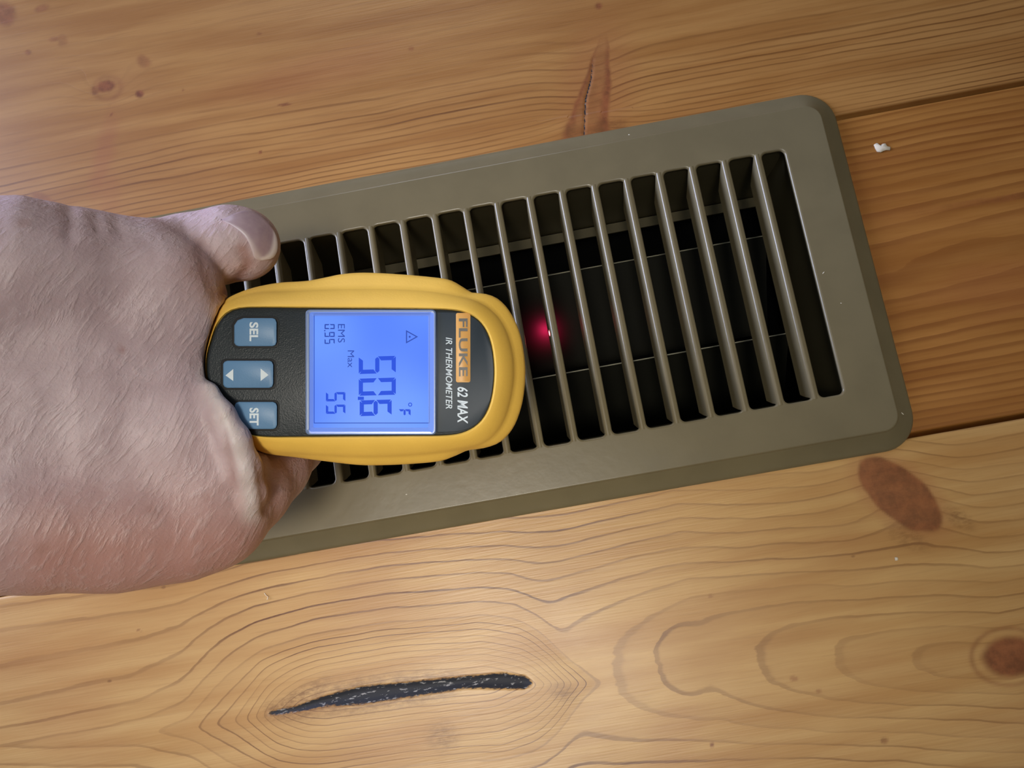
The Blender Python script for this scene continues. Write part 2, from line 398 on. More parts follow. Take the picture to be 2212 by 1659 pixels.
# ------------------------------------------------------------------ floor register
M_REG = plain('olive_brown_enamel', srgb(114, 104, 78), rough=.29, spec=.5, grain=.10, gscale=260, vary=.05)
M_BOX = plain('shadowed_box_enamel', srgb(74, 68, 48), rough=.5, spec=.3)  # olive darkened: the box's shade is put into its colour
M_BLADE = plain('shaded_damper_enamel', srgb(22, 22, 17), rough=.5, spec=.2)  # near black stands in for the unlit vent interior
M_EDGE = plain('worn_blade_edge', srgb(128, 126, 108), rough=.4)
M_DUCT = plain('shaded_duct_metal', srgb(24, 25, 26), rough=.5, spec=.4)  # dark tone carries the duct's shade, not its own metal colour
M_NICK = plain('bare_nick', srgb(214, 208, 190), rough=.6)
reg = empty('floor_register')
prop(reg, 'olive brown metal floor register with long parallel slats set in the pine floor', 'register')
PITCH, NS, SLOT_Y = 13.4, 19, 50.7
bars = [(k-9)*PITCH-.2 for k in range(NS)]
holes = []
edges = [-131.2]+bars+[131.0]
for k in range(len(edges)-1):
    a = edges[k]+(.35 if k > 0 else -.9); b = edges[k+1]-(.35 if k < len(edges)-2 else -.9)
    holes.append(rrect(a, b, -SLOT_Y-.9, SLOT_Y+.9, 3.0))
PT = 5.0
me = curve_mesh('faceplate', [rrect(-148.5, 148.5, -67, 67, 6, 8)]+holes, .05, .9, 4)
me.transform(Matrix.Translation((0, 0, (PT-.95)*MM)))
# bevelled skirt around the plate
rings = []
skirt = [(-.9+2.4*math.sin(math.radians(t)), PT-.005-2.4*(1-math.cos(math.radians(t)))) for t in (0, 6, 12, 18, 24, 30, 35)]
for off, z in skirt+[(3.4, 2.9), (6.4, 1.25), (7.2, .95), (7.8, .45), (8.05, .02), (7.4, .02), (6.2, .6), (3.6, 2.0), (1.2, PT-1.9), (-.6, PT-1.95)]:
    rings.append([(x, y, z) for x, y in rrect(-148.5-off, 148.5+off, -67-off, 67+off, 6+off*.95, 10)])
v = [p for L in rings for p in L]; n = len(rings[0]); f = []
for a in range(len(rings)-1):
    for b in range(n): f.append((a*n+b, a*n+(b+1) % n, (a+1)*n+(b+1) % n, (a+1)*n+b))
sk = fixn(mesh('skirt', v, f))
bm = bmesh.new(); bm.from_mesh(me); bm.from_mesh(sk); me2 = bpy.data.meshes.new('faceplate'); bm.to_mesh(me2); bm.free()
fp = link('faceplate', me2, M_REG, reg); autosmooth(fp, 50)
# slats: rounded lip on top, blade below with cut corners
def slat_mesh():
    sec = [(-1.5, PT-1.2), (-1.35, PT-.4), (-.8, PT+.02), (.0, PT+.10), (.8, PT+.02), (1.35, PT-.4), (1.5, PT-1.2), (1.3, PT-2.6), (.9, -.5), (.6, -4.4), (-.6, -4.4), (-.9, -.5), (-1.3, PT-2.6)]
    ends = []
    for x, z in sec:
        if z > PT-1.5: L0 = L1 = SLOT_Y+.1
        elif z > 0: L0, L1 = SLOT_Y-.9, SLOT_Y-1.6
        elif z > -2: L0, L1 = SLOT_Y-1.6, SLOT_Y-4.5
        else: L0, L1 = SLOT_Y-3.2, SLOT_Y-9
        ends.append((L0, L1))
    v = []; m_ = len(sec)
    ts = [-1, -.985, -.6, -.2, .2, .6, .985, 1]
    for t in ts:
        for (x, z), (L0, L1) in zip(sec, ends):
            v.append((x, t*(L0 if t < 0 else L1), z))
    f = []
    for a in range(len(ts)-1):
        for b in range(m_): f.append((a*m_+b, a*m_+(b+1) % m_, (a+1)*m_+(b+1) % m_, (a+1)*m_+b))
    f.append(tuple(range(m_-1, -1, -1))); f.append(tuple((len(ts)-1)*m_+b for b in range(m_)))
    return fixn(mesh('slat', v, f))
sm = slat_mesh()
for k, x in enumerate(bars):
    o = link('slat', sm, M_REG, reg) if k == 0 else bpy.data.objects.new('slat', sm)
    if k: COL.objects.link(o); o.parent = reg
    L = math.radians((0 if k == 9 else 13 if k > 9 else -13)+random.uniform(-2, 2))
    o.rotation_euler = (0, L, 0)
    o.location = ((x-math.sin(L)*PT)*MM, 0, (PT-math.cos(L)*PT)*MM)
autosmooth(o, 60)
# box under the plate
ZB = -46
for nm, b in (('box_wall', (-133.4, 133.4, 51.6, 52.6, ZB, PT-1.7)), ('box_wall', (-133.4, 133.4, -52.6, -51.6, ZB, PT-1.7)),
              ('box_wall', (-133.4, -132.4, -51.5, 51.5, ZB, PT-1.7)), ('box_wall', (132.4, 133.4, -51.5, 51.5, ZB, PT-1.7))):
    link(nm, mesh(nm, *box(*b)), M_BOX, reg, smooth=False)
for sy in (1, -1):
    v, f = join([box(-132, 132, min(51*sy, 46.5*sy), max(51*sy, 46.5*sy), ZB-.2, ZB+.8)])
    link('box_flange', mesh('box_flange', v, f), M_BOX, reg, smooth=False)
def blade(ya, za, yb, zb):
    p = np.array([[ya, za], [yb, zb]]); d = p[1]-p[0]; L = np.linalg.norm(d); d /= L; nn = np.array([-d[1], d[0]])*.35
    prof = [p[0]+nn, p[0]+d*4+nn, p[0]+d*L*.5+nn-np.array([0, .8]), p[1]+nn, p[1]-nn, p[0]+d*L*.5-nn-np.array([0, .8]), p[0]-nn]
    v = [(x, q[0], q[1]) for x in (-130, 130) for q in prof]; k = len(prof)
    f = [(i, (i+1) % k, k+(i+1) % k, k+i) for i in range(k)]+[tuple(range(k-1, -1, -1)), tuple(range(k, 2*k))]
    return fixn(mesh('damper_blade', v, f))
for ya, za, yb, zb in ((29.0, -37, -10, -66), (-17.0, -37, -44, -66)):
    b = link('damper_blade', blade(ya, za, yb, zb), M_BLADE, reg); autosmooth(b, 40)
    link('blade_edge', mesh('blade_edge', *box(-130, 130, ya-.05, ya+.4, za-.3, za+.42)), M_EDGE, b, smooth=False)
# duct that the box drops into
duct = empty('floor_duct', (0, 0, -.2))
prop(duct, 'sheet metal duct coloured dark for shade, seen down through the register slats', 'duct')
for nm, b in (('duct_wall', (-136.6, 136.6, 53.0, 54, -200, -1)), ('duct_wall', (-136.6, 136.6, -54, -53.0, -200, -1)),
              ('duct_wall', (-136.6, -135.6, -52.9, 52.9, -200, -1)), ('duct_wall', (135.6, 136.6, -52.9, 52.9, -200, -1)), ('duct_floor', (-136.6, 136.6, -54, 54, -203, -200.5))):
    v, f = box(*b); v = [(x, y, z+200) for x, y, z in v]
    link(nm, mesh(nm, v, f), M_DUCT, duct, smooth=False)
# nicks in the enamel
for px, py, a, L, wd in ((1949, 893, 55, 1.7, .55), (1779, 589, -35, 1.3, .4), (1359, 291, 20, .9, .4), (1431, 287, 0, .8, .3), (1817, 655, 30, .6, .4), (878, 1068, 0, .7, .6)):
    z = PT+.02 if abs(at(px, py, PT)[1]) < 66.5 and at(px, py, PT)[0] < 148 else 1.6
    c = at(px, py, z)
    if z < 2:
        c = at(px, py, 2.0); offd = max(abs(c[1])-67, c[0]-148.5); z = float(np.interp(offd, [1.6, 6.6], [PT-.75, 1.35]))+.05; c = at(px, py, z)
    rr_ = random.Random(px)
    P = [(L*.5*math.cos(t)*rr_.uniform(.7, 1.1), wd*.5*math.sin(t)*rr_.uniform(.6, 1.1)) for t in np.linspace(0, 2*math.pi, 9)[:-1]]
    v = [(x, y, 0) for x, y in P]+[(x*.8, y*.8, .12) for x, y in P]
    f = [(i, (i+1) % 8, 8+(i+1) % 8, 8+i) for i in range(8)]+[tuple(range(8, 16))]
    o = link('paint_nick', mesh('paint_nick', v, f), M_NICK, reg); o.location = Vector(c)*MM; o.rotation_euler = (0, 0, math.radians(-a))

# ------------------------------------------------------------------ bits on the floor
M_CHIP = plain('white_paint', srgb(226, 214, 190), rough=.7, vary=.12)
def fleck(name, outline, th, label, cat):
    c = np.mean(outline, 0); w0 = at(*c, 0)
    P = [at(x, y, 0)-w0 for x, y in outline]; k = len(P)
    v = [(p[0], p[1], .02) for p in P]+[(p[0]*.9, p[1]*.9, th*random.uniform(.7, 1.2)) for p in P]+[(0, 0, th*1.1)]
    f = [(i, (i+1) % k, k+(i+1) % k, k+i) for i in range(k)]+[(k+i, k+(i+1) % k, 2*k) for i in range(k)]+[tuple(range(k-1, -1, -1))]
    o = link(name, fixn(mesh(name, v, f)), M_CHIP); o.location = Vector(w0)*MM
    prop(o, label, cat)
fleck('paint_fleck', [(1887, 313), (1893, 309), (1900, 315), (1906, 311), (1912, 310), (1916, 317), (1924, 318), (1923, 325), (1914, 325), (1908, 327), (1902, 330), (1894, 328), (1890, 321)], .5,
      'ragged white paint fleck stuck on the plank right of the register', 'paint fleck')
fleck('crumb', [(1932, 1204), (1937, 1203), (1940, 1207), (1938, 1211), (1933, 1211)], .5, 'tiny round white crumb on the plank below the big red knot', 'crumb')
def fibre(pts, label):
    P = [at(x, y, 0)+np.array([0, 0, .3]) for x, y in pts]; w0 = P[0].copy(); v = []; f = []
    for p in P:
        for t in range(5): v.append(p-w0+np.array([.16*math.cos(t*1.2566), .16*math.sin(t*1.2566)*.5, .16*math.sin(t*1.2566)]))
    for a in range(len(P)-1):
        for b in range(5): f.append((a*5+b, a*5+(b+1) % 5, a*5+5+(b+1) % 5, a*5+5+b))
    o = link('lint_fibre', fixn(mesh('lint_fibre', v, f)), M_CHIP); o.location = Vector(w0)*MM; prop(o, label, 'lint')
fibre([(572, 1281), (575, 1286), (580, 1289), (578, 1295)], 'short white lint fibre on the lower plank below the hand')

# ------------------------------------------------------------------ thermometer
D0 = 222.0; KP = FPX/D0; OX, OY = 850.0, 803.0
th = empty('infrared_thermometer')
prop(th, 'yellow and black pistol grip infrared thermometer with lit blue screen, held over the register', 'thermometer')
org = dp(OX, OY, D0)
m = Matrix.Identity(4)
for i in range(3): m[i][0], m[i][1], m[i][2], m[i][3] = RT[i], UP[i], -FW[i], org[i]*MM
th.matrix_world = m
def lp(px, py, d=0.):                                  # pixel -> thermometer space at depth d behind the rear face
    s = (D0+d)/FPX
    return ((px-1106)*s-(OX-1106)/KP, -((py-829.5)*s-(OY-829.5)/KP), -d)

M_YEL = plain('yellow_rubber', srgb(250, 203, 92), rough=.5, spec=.4, grain=.12, gscale=1500, vary=.03)
M_BLK = plain('black_plastic', srgb(30, 38, 42), rough=.42, spec=.5, grain=.25, gscale=2600, vary=.1)
M_GLS = plain('glossy_black_label', srgb(40, 52, 62), rough=.5, spec=.4, vary=.04)
M_DARK = plain('dark_recess', srgb(14, 15, 17), rough=.6)
M_BTN = plain('blue_grey_rubber', srgb(98, 138, 176), rough=.42, spec=.4, grain=.08, gscale=2500, vary=.03)
M_WHT = plain('pale_lettering', srgb(214, 226, 232), rough=.5, vary=.02)
M_ORG = plain('orange_badge', srgb(228, 172, 96), rough=.4, vary=.02)
M_INK = plain('badge_ink', srgb(48, 44, 40), rough=.4, vary=.02)

def outline_r(P, ang, ctr):
    """polar radius of a star-shaped outline round ctr"""
    Q = catmull(P, 8)-np.array(ctr); A = np.arctan2(Q[:, 1], Q[:, 0]); R = np.hypot(Q[:, 0], Q[:, 1])
    o = np.argsort(A); A, R = A[o], R[o]
    return np.interp(ang, np.concatenate([A-2*np.pi, A, A+2*np.pi]), np.tile(R, 3))
CT = (800., 803.)
ANG = np.linspace(-np.pi, np.pi, 181)[:-1]
def ring_of(P): 
    r = outline_r(P, ANG, CT); return np.stack([CT[0]+r*np.cos(ANG), CT[1]+r*np.sin(ANG)], 1)
PANEL = [(446, 770), (455, 735), (468, 700), (488, 676), (515, 665), (560, 663), (660, 664), (760, 665), (880, 666), (965, 668), (1005, 674), (1035, 690), (1055, 718), (1066, 755), (1070, 803),
         (1066, 850), (1055, 888), (1035, 916), (1005, 934), (965, 941), (880, 942), (760, 943), (660, 944), (580, 944), (535, 938), (505, 920), (480, 890), (458, 850), (446, 815)]
SLOPE = [(443, 770), (450, 730), (462, 692), (478, 662), (510, 643), (560, 631), (640, 627), (720, 624), (790, 623), (860, 624), (930, 629), (985, 638), (1030, 650), (1065, 672), (1090, 705), (1106, 750), (1112, 803),
         (1106, 855), (1092, 905), (1066, 943), (1035, 962), (1000, 970), (960, 977), (900, 984), (820, 988), (740, 987), (660, 982), (580, 974), (525, 950), (480, 905), (455, 850), (443, 815)]
LEDGE = [(441, 770), (449, 728), (461, 690), (478, 655), (505, 637), (545, 622), (600, 611), (660, 607), (700, 600), (740, 592), (790, 589), (870, 593), (945, 600), (975, 606), (1000, 620), (1020, 632), (1045, 634), (1075, 645), (1102, 674), (1124, 722), (1134, 780),
         (1134, 830), (1126, 880), (1108, 925), (1080, 955), (1045, 968), (1010, 973), (985, 984), (950, 996), (890, 1002), (820, 1005), (770, 1004), (700, 996), (640, 988), (570, 978), (520, 952), (478, 906), (454, 850), (441, 815)]
def grow(P, s, dx=0): 
    Q = ring_of(P); c = np.array(CT); return c+(Q-c)*s+np.array([dx, 0])
def lerp(A, B, t): return A*(1-t)+B*t
pa, sl, le = ring_of(PANEL), ring_of(SLOPE), ring_of(LEDGE)
def shifted(R, s, dx, dy): return np.array(CT)+(R-np.array(CT))*s+np.array([dx, dy])
layers = [(grow(PANEL, .985), 1.6), (lerp(pa, sl, .0), .2), (lerp(pa, sl, .05), -.1), (lerp(pa, sl, .14), .0), (lerp(pa, sl, .45), 1.2), (lerp(pa, sl, .8), 3.4), (lerp(pa, sl, .95), 5.0), (sl, 6.0), (lerp(sl, le, .3), 6.8), (lerp(sl, le, .78), 8.2), (lerp(sl, le, .94), 9.0), (le, 10.2),
          (shifted(le, 1.0, 0, 0), 13), (shifted(le, .99, 3, 0), 18), (shifted(le, .93, 10, 0), 26), (shifted(sl, .86, 34, -2), 36), (shifted(sl, .76, 66, -4), 50), (shifted(sl, .66, 95, -8), 62), (shifted(sl, .60, 102, -8), 65.5)]
v = []; f = []; n = len(ANG)
for P, d in layers: v += [lp(x, y, d+(0 if x > 486 else min((486-x)/20, 1)*2.4)) for x, y in P]
for a in range(len(layers)-1):
    for b in range(n): f.append((a*n+b, a*n+(b+1) % n, (a+1)*n+(b+1) % n, (a+1)*n+b))
f.append(tuple((len(layers)-1)*n+b for b in range(n)))
body = link('body', fixn(mesh('body', v, f)), M_YEL, th); autosmooth(body, 50)

def plate(name, poly, d_top, d_bot, M, parent, bev=.35):
    c = np.mean(poly, 0); k = len(poly)
    def sh(s): return [c+(np.array(p)-c)*s for p in poly]
    mean_r = np.mean([np.hypot(*(np.array(p)-c)) for p in poly])
    s1 = 1-bev*KP/mean_r
    L = [(sh(1), d_bot), (sh(1), d_top+bev), (sh(1-(1-s1)*.3), d_top+bev*.3), (sh(s1), d_top)]
    v = []; f = []
    for P, d in L: v += [lp(x, y, d) for x, y in P]
    for a in range(len(L)-1):
        for b in range(k): f.append((a*k+b, a*k+(b+1) % k, (a+1)*k+(b+1) % k, (a+1)*k+b))
    f.append(tuple(3*k+b for b in range(k))); f.append(tuple(range(k-1, -1, -1)))
    o = link(name, fixn(mesh(name, v, f)), M, parent); autosmooth(o, 40); return o
plate('display_housing', [tuple(p) for p in grow(PANEL, .992)], .55, 2.2, M_BLK, th, .5)

def text(name, s, x0, x1, y0, y1, d, M, parent, bold=0., shear=0., th_=.12):
    """lettering read down the photo: character tops face right; fills x0..x1 (height) by y0..y1 (length)"""
    c = bpy.data.curves.new(name, 'FONT'); c.body = s; c.size = 1; c.offset = bold; c.shear = shear; c.extrude = .01; c.resolution_u = 4
    o = bpy.data.objects.new(name, c); COL.objects.link(o); bpy.context.view_layer.update()
    me = bpy.data.meshes.new_from_object(o.evaluated_get(bpy.context.evaluated_depsgraph_get()))
    bpy.data.objects.remove(o); bpy.data.curves.remove(c)
    P = np.array([vv.co[:] for vv in me.vertices]); a, b = P.min(0), P.max(0)
    for vv, p in zip(me.vertices, P):
        t = (p-a)/(b-a)
        X, Y, Z = lp(x0+(x1-x0)*t[1], y0+(y1-y0)*t[0], d)
        vv.co = (X*MM, Y*MM, (Z+th_*(t[2]))*MM)
    me.name = name
    return link(name, me, M, parent, smooth=False)

# glossy label strip at the right end of the panel
strip = [p for p in catmull([(944, 674), (985, 675), (1010, 680), (1034, 695), (1052, 722), (1062, 758), (1066, 803), (1062, 848), (1052, 884), (1034, 911), (1010, 926), (985, 932), (944, 934)], 4, closed=False)]
lab = plate('label_strip', [tuple(p) for p in strip], .38, .9, M_GLS, th, .12)
badge = plate('brand_badge', rrect(985, 1016, 676, 826, 4), .30, .5, M_ORG, th, .05)
text('lettering', 'FLUKE', 991, 1010, 688, 813, .30, M_INK, badge, bold=.02)
text('lettering', '62 MAX', 988, 1011, 836, 915, .36, M_WHT, th, bold=.02, shear=.18)
text('lettering', 'IR THERMOMETER', 963, 977, 729, 883, .36, M_WHT, th, bold=.006, shear=.2)

# backlit screen
M_SCR, nt, P = mat('blue_backlight')
vv = coords(nt); tc = nt.nodes.new('ShaderNodeTexGradient')
em = mix(nt, mrange(nt, noise(nt, vv, 26, 1), .3, .75), srgb(84, 128, 250), srgb(112, 158, 255))
P.inputs['Base Color'].default_value = (.02, .04, .12, 1); P.inputs['Roughness'].default_value = .45; P.inputs['Specular IOR Level'].default_value = .15
nt.links.new(em, P.inputs['Emission Color']); P.inputs['Emission Strength'].default_value = .95
def lcd(name, col):
    M, nt, P = mat(name); P.inputs['Base Color'].default_value = (.0, .0, .01, 1); P.inputs['Roughness'].default_value = .4; P.inputs['Specular IOR Level'].default_value = .05
    e = mix(nt, .5, col, col); nt.links.new(e, P.inputs['Emission Color']); P.inputs['Emission Strength'].default_value = 1.25; return M
M_SEG = lcd('screen_segments', srgb(30, 72, 200)); M_SEG2 = lcd('screen_small_segments', srgb(40, 70, 160))
scr = plate('screen', rrect(668, 938, 674, 936, 6), .25, 1.0, M_SCR, th, .1)
def quadbar(L):                                       # polygons in pixels -> thin raised prisms on the screen
    V, F = [], []
    for poly in L:
        k = len(poly); o = len(V)
        V += [lp(x, y, .24) for x, y in poly]+[lp(x, y, .19) for x, y in poly]
        F += [tuple(o+k+i for i in range(k))]+[(o+i, o+(i+1) % k, o+k+(i+1) % k, o+k+i) for i in range(k)]
    return V, F
SEG = {'0': 'abcdef', '5': 'afgcd', '6': 'afgcde', '9': 'abcdfg', 'F': 'aefg'}
def digit(ch, x0, x1, y0, y1, w, slant=0):
    """x0 = foot of the character, x1 = its head, y0..y1 = its width, w = stroke in pixels"""
    xm = (x0+x1)/2; g = w*.16; out = []
    def vert(xa, xb, y, left):                         # stroke along x
        yo = y; yi = y+(w if left else -w)
        return [(xa+g, yo), (xb-g, yo), (xb-w*.75-g, yi), (xa+w*.75+g, yi)]
    def horiz(x, head):
        xo = x; xi = x-w if head else x+w
        return [(xo, y0+g), (xo, y1-g), (xi, y1-w*.75-g), (xi, y0+w*.75+g)]
    for s in SEG[ch]:
        if s == 'a': out.append(horiz(x1, True))
        if s == 'd': out.append(horiz(x0, False))
        if s == 'g': out.append([(xm+w/2, y0+w*.6), (xm+w/2, y1-w*.6), (xm, y1-g), (xm-w/2, y1-w*.6), (xm-w/2, y0+w*.6), (xm, y0+g)])
        if s == 'f': out.append(vert(xm, x1, y0, True))
        if s == 'e': out.append(vert(x0, xm, y0, True))
        if s == 'b': out.append(vert(xm, x1, y1, False))
        if s == 'c': out.append(vert(x0, xm, y1, False))
    return [[(x, y-slant*(x-x0)) for x, y in p] for p in out]
big = digit('5', 775, 855, 771, 808, 9, .03)+digit('0', 775, 855, 818, 855, 9, .03)+digit('6', 777, 846, 865, 899, 9, .03)+[[(773, 857), (786, 857), (786, 864), (773, 864)]]
link('temperature_digits', mesh('temperature_digits', *quadbar(big)), M_SEG, scr, smooth=False)
sml = digit('5', 704, 746, 847, 867, 5)+digit('5', 704, 746, 874, 894, 5)
sml += digit('F', 861, 887, 884, 898, 4.5)
sml += [[(886+4.5*math.cos(t), 874+4.5*math.sin(t)), (886+4.5*math.cos(t+.52), 874+4.5*math.sin(t+.52)), (886+2.6*math.cos(t+.52), 874+2.6*math.sin(t+.52)), (886+2.6*math.cos(t), 874+2.6*math.sin(t))] for t in np.arange(0, 6.2, .5236)]
link('unit_and_maximum_digits', mesh('unit_and_maximum_digits', *quadbar(sml)), M_SEG, scr, smooth=False)
em_ = digit('0', 701, 723, 700, 711, 2.6)+[[(700, 713), (703, 713), (703, 715.5), (700, 715.5)]]+digit('9', 701, 723, 717, 728, 2.6)+digit('5', 701, 723, 732, 743, 2.6)
tri = [(877, 713), (877, 742), (903, 727.5)]; ctr_ = np.mean(tri, 0)
inn = [tuple(ctr_+(np.array(p)-ctr_)*.72) for p in tri]
em_ += [[tri[i], tri[(i+1) % 3], inn[(i+1) % 3], inn[i]] for i in range(3)]
em_ += [[(885+2.2*math.cos(t), 727.5+2.2*math.sin(t)) for t in np.arange(0, 6.2, .785)]]
for a, b, c, d in ((678, 928, 677, 678.6), (678, 928, 913, 914.6), (678, 679.5, 678, 914), (927, 928.5, 678, 914)): em_.append([(a, c), (b, c), (b, d), (a, d)])
link('emissivity_digits_and_warning_sign', mesh('emissivity_digits_and_warning_sign', *quadbar(em_)), M_SEG2, scr, smooth=False)
text('screen_lettering', 'EMS', 730, 745, 700, 740, .24, M_SEG2, scr, th_=.04)
text('screen_lettering', 'Max', 751, 765, 757, 794, .24, M_SEG2, scr, th_=.04)
# clear moulded rim around the screen
M_CLR, nt, P = mat('clear_plastic')
P.inputs['Base Color'].default_value = (.36, .52, .92, 1); P.inputs['Transmission Weight'].default_value = .55; P.inputs['Roughness'].default_value = .25; P.inputs['IOR'].default_value = 1.46
def rim(name, loops, M, parent):
    v = []; f = []; k = len(loops[0][0])
    for P_, d in loops: v += [lp(x, y, d) for x, y in P_]
    m_ = len(loops)
    for a in range(m_):
        for b in range(k): f.append((a*k+b, a*k+(b+1) % k, ((a+1) % m_)*k+(b+1) % k, ((a+1) % m_)*k+b))
    o = link(name, fixn(mesh(name, v, f)), M, parent); autosmooth(o, 30); return o
def tra(e): return [tuple(p) for p in rrect(660+e, 942-e, 669+e*.8, 939-e*.9, max(2, 9-e*.4))]
rim('screen_rim', [(tra(0), .9), (tra(0), .0), (tra(2.5), -.25), (tra(7), -.25), (tra(9.5), -.05), (tra(15), .1), (tra(17), .23), (tra(17), .9)], M_CLR, th)

# buttons with dark gaps round them
def button(poly, lab_, box_, M=M_BTN):
    c = np.mean(poly, 0)
    well = [tuple(c+(np.array(p)-c)*np.array([1.10, 1.14])) for p in poly]
    plate('button_well', well, .42, .8, M_DARK, th, .08)
    b = plate('button', poly, -.55, .7, M, th, .45)
    if lab_: text('lettering', lab_, *box_, -.55, M_WHT, b, bold=.03, th_=.06)
    return b
def cutrect(x0, x1, y0, y1, r, ctl, cbl):            # softer left corners
    P = [(x1-r, y0), (x1-r*.3, y0+r*.3), (x1, y0+r), (x1, y1-r), (x1-r*.3, y1-r*.3), (x1-r, y1)]
    P += [(x0+cbl, y1), (x0+cbl*.35, y1-cbl*.25), (x0, y1-cbl*.8)]+[(x0, y0+ctl*.8), (x0+ctl*.35, y0+ctl*.25), (x0+ctl, y0)]
    return P
button(cutrect(506, 598, 687, 748, 9, 20, 9), 'SEL', (539, 558, 696, 737))
ab = button(cutrect(482, 591, 779, 838, 9, 9, 9), None, None)
button(cutrect(507, 599, 868, 927, 9, 9, 12), 'SET', (539, 559, 881, 919))
def arrow(P_):
    v = [lp(x, y, -.55) for x, y in P_]+[lp(x, y, -.63) for x, y in P_]
    link('arrow_mark', mesh('arrow_mark', v, [(0, 1, 2), (3, 4, 5), (0, 1, 4, 3), (1, 2, 5, 4), (2, 0, 3, 5)]), M_WHT, ab, smooth=False)
arrow([(487, 811), (504, 797), (504, 823)]); arrow([(580, 810), (563, 796), (563, 823)])

# pistol grip, trigger and nose
def tube(pts, k=24, sq=1.0):
    """loft of rounded boxes: (point mm in thermometer space, half width, half height)"""
    v = []; f = []
    for (p, hw, hh) in pts:
        for i in range(k):
            t = 2*math.pi*i/k; c, s = math.cos(t), math.sin(t)
            v.append((p[0], p[1]+hw*math.copysign(abs(c)**sq, c), p[2]+hh*math.copysign(abs(s)**sq, s)))
    for a in range(len(pts)-1):
        for b in range(k): f.append((a*k+b, a*k+(b+1) % k, (a+1)*k+(b+1) % k, (a+1)*k+b))
    f += [tuple(range(k-1, -1, -1)), tuple((len(pts)-1)*k+b for b in range(k))]
    return v, f
g0 = lp(560, 803, 18)
GRIP = [(lp(620, 803, 22), 15, 15), (lp(500, 803, 22), 15, 15), (lp(400, 803, 25), 13.5, 14), (lp(200, 803, 30), 13.5, 14.5), (lp(40, 803, 33), 14, 15), (lp(-60, 803, 35), 12.5, 13.5)]
gr = link('grip', fixn(mesh('grip', *tube(GRIP))), M_BLK, th); autosmooth(gr, 50)
tg = link('trigger', fixn(mesh('trigger', *tube([(lp(600, 803, 36), 4, 3), (lp(640, 803, 42), 4.5, 5), (lp(700, 803, 41), 4.5, 4), (lp(720, 803, 38), 3.5, 2)], 12))), M_DARK, th)
def disc_tube(name, ctr, r0, r1, d0, d1, M):
    v = []; f = []; k = 28
    for r, d in ((r0, d0), (r0, d1), (r1, d1), (r1, d0)):
        for i in range(k): v.append((ctr[0]+r*math.cos(2*math.pi*i/k), ctr[1]+r*math.sin(2*math.pi*i/k), -d))
    for a in range(4):
        for b in range(k): f.append((a*k+b, a*k+(b+1) % k, ((a+1) % 4)*k+(b+1) % k, ((a+1) % 4)*k+b))
    o = link(name, fixn(mesh(name, v, f)), M, th); autosmooth(o); return o
nc = lp(925, 795, 65.5)
disc_tube('nose_ring', nc, 10.5, 8.4, 63, 67.5, M_BLK)
disc_tube('lens_ring', nc, 8.3, 6.8, 62, 66.8, M_DARK)
LAS = lp(1068, 782, 62)
disc_tube('laser_port', LAS, 2.2, 1.2, 58, 67, M_BLK)

# laser beam: a real red spot lamp at the port, aimed at the dot between two slats
tgt = np.array([24.2, -5.6, -1.0])               # on the flank of a slat
src_l = Vector(lp(1068, 782, 68)); src = np.array((th.matrix_world @ (src_l*MM)))*1000
sc_ = at(1181, 724, -50)
for _ in range(8): sc_ = at(1181, 724, -37-(29-sc_[1])*29/39.)          # where the damper blade is behind the dot
bn_ = np.array([0, -.597, .802])
for nm, ang, pw, bl, rad, p0, p1 in (('laser_beam', 4.2, 9, .9, .0002, src, tgt), ('laser_scatter', 150, .026, 1.0, .002, sc_+bn_*7.5, sc_)):
    d = bpy.data.lights.new(nm, 'SPOT'); d.color = (1, .10, .22) if nm == 'laser_beam' else (1, .02, .13); d.energy = pw; d.spot_size = math.radians(ang); d.spot_blend = bl; d.shadow_soft_size = rad
    o = bpy.data.objects.new(nm, d); COL.objects.link(o); o.location = Vector(p0)*MM
    o.rotation_euler = Vector(p1-p0).to_track_quat('-Z', 'Y').to_euler()

# ------------------------------------------------------------------ hand (one continuous surface from a distance field)
CON = []                                              # round cones: a, ra, b, rb, blend
def chain(pts, k):
    for p, q in zip(pts[:-1], pts[1:]):
        CON.append((dp(*p[:3]), p[3]*p[2]/FPX, dp(*q[:3]), q[3]*q[2]/FPX, k))
# forearm, wrist
chain([(-1300, 850, 205, 265), (-700, 850, 209, 285), (-300, 850, 216, 280), (0, 830, 226, 235)], 10)
# thumb side
chain([(-380, 690, 206, 165), (-100, 598, 206, 150), (60, 586, 211, 138), (190, 588, 220, 112), (300, 580, 228, 90)], 10)
# index metacarpal
chain([(-380, 1010, 212, 185), (-60, 1085, 214, 174), (120, 1100, 220, 154), (280, 1118, 227, 132), (410, 1122, 233, 104), (468, 1112, 236, 92)], 12)
# palm heel and back of the web
chain([(-250, 850, 220, 260), (60, 850, 229, 215), (220, 850, 233, 180), (300, 845, 236, 132)], 14)
chain([(300, 580, 226, 84), (368, 612, 227, 84), (388, 690, 231, 86), (372, 795, 234, 84), (420, 915, 228, 84), (455, 1020, 231, 88), (468, 1100, 235, 86)], 10)
chain([(250, 700, 227, 112), (300, 950, 229, 124)], 14)
# folds of the web running to the index knuckle
chain([(455, 845, 219.5, 13), (482, 895, 217.5, 19), (510, 950, 218.5, 25), (530, 1010, 221.5, 28), (540, 1065, 226, 28), (536, 1120, 233, 24)], 4.5)
chain([(556, 990, 233, 18), (572, 1045, 240, 28), (566, 1100, 246, 26)], 3.5)
# thumb
chain([(320, 568, 232, 84), (410, 546, 238, 77), (462, 534, 239, 75)], 4)
chain([(462, 534, 239, 75), (500, 526, 239.5, 77), (527, 528, 240.5, 76)], 3)
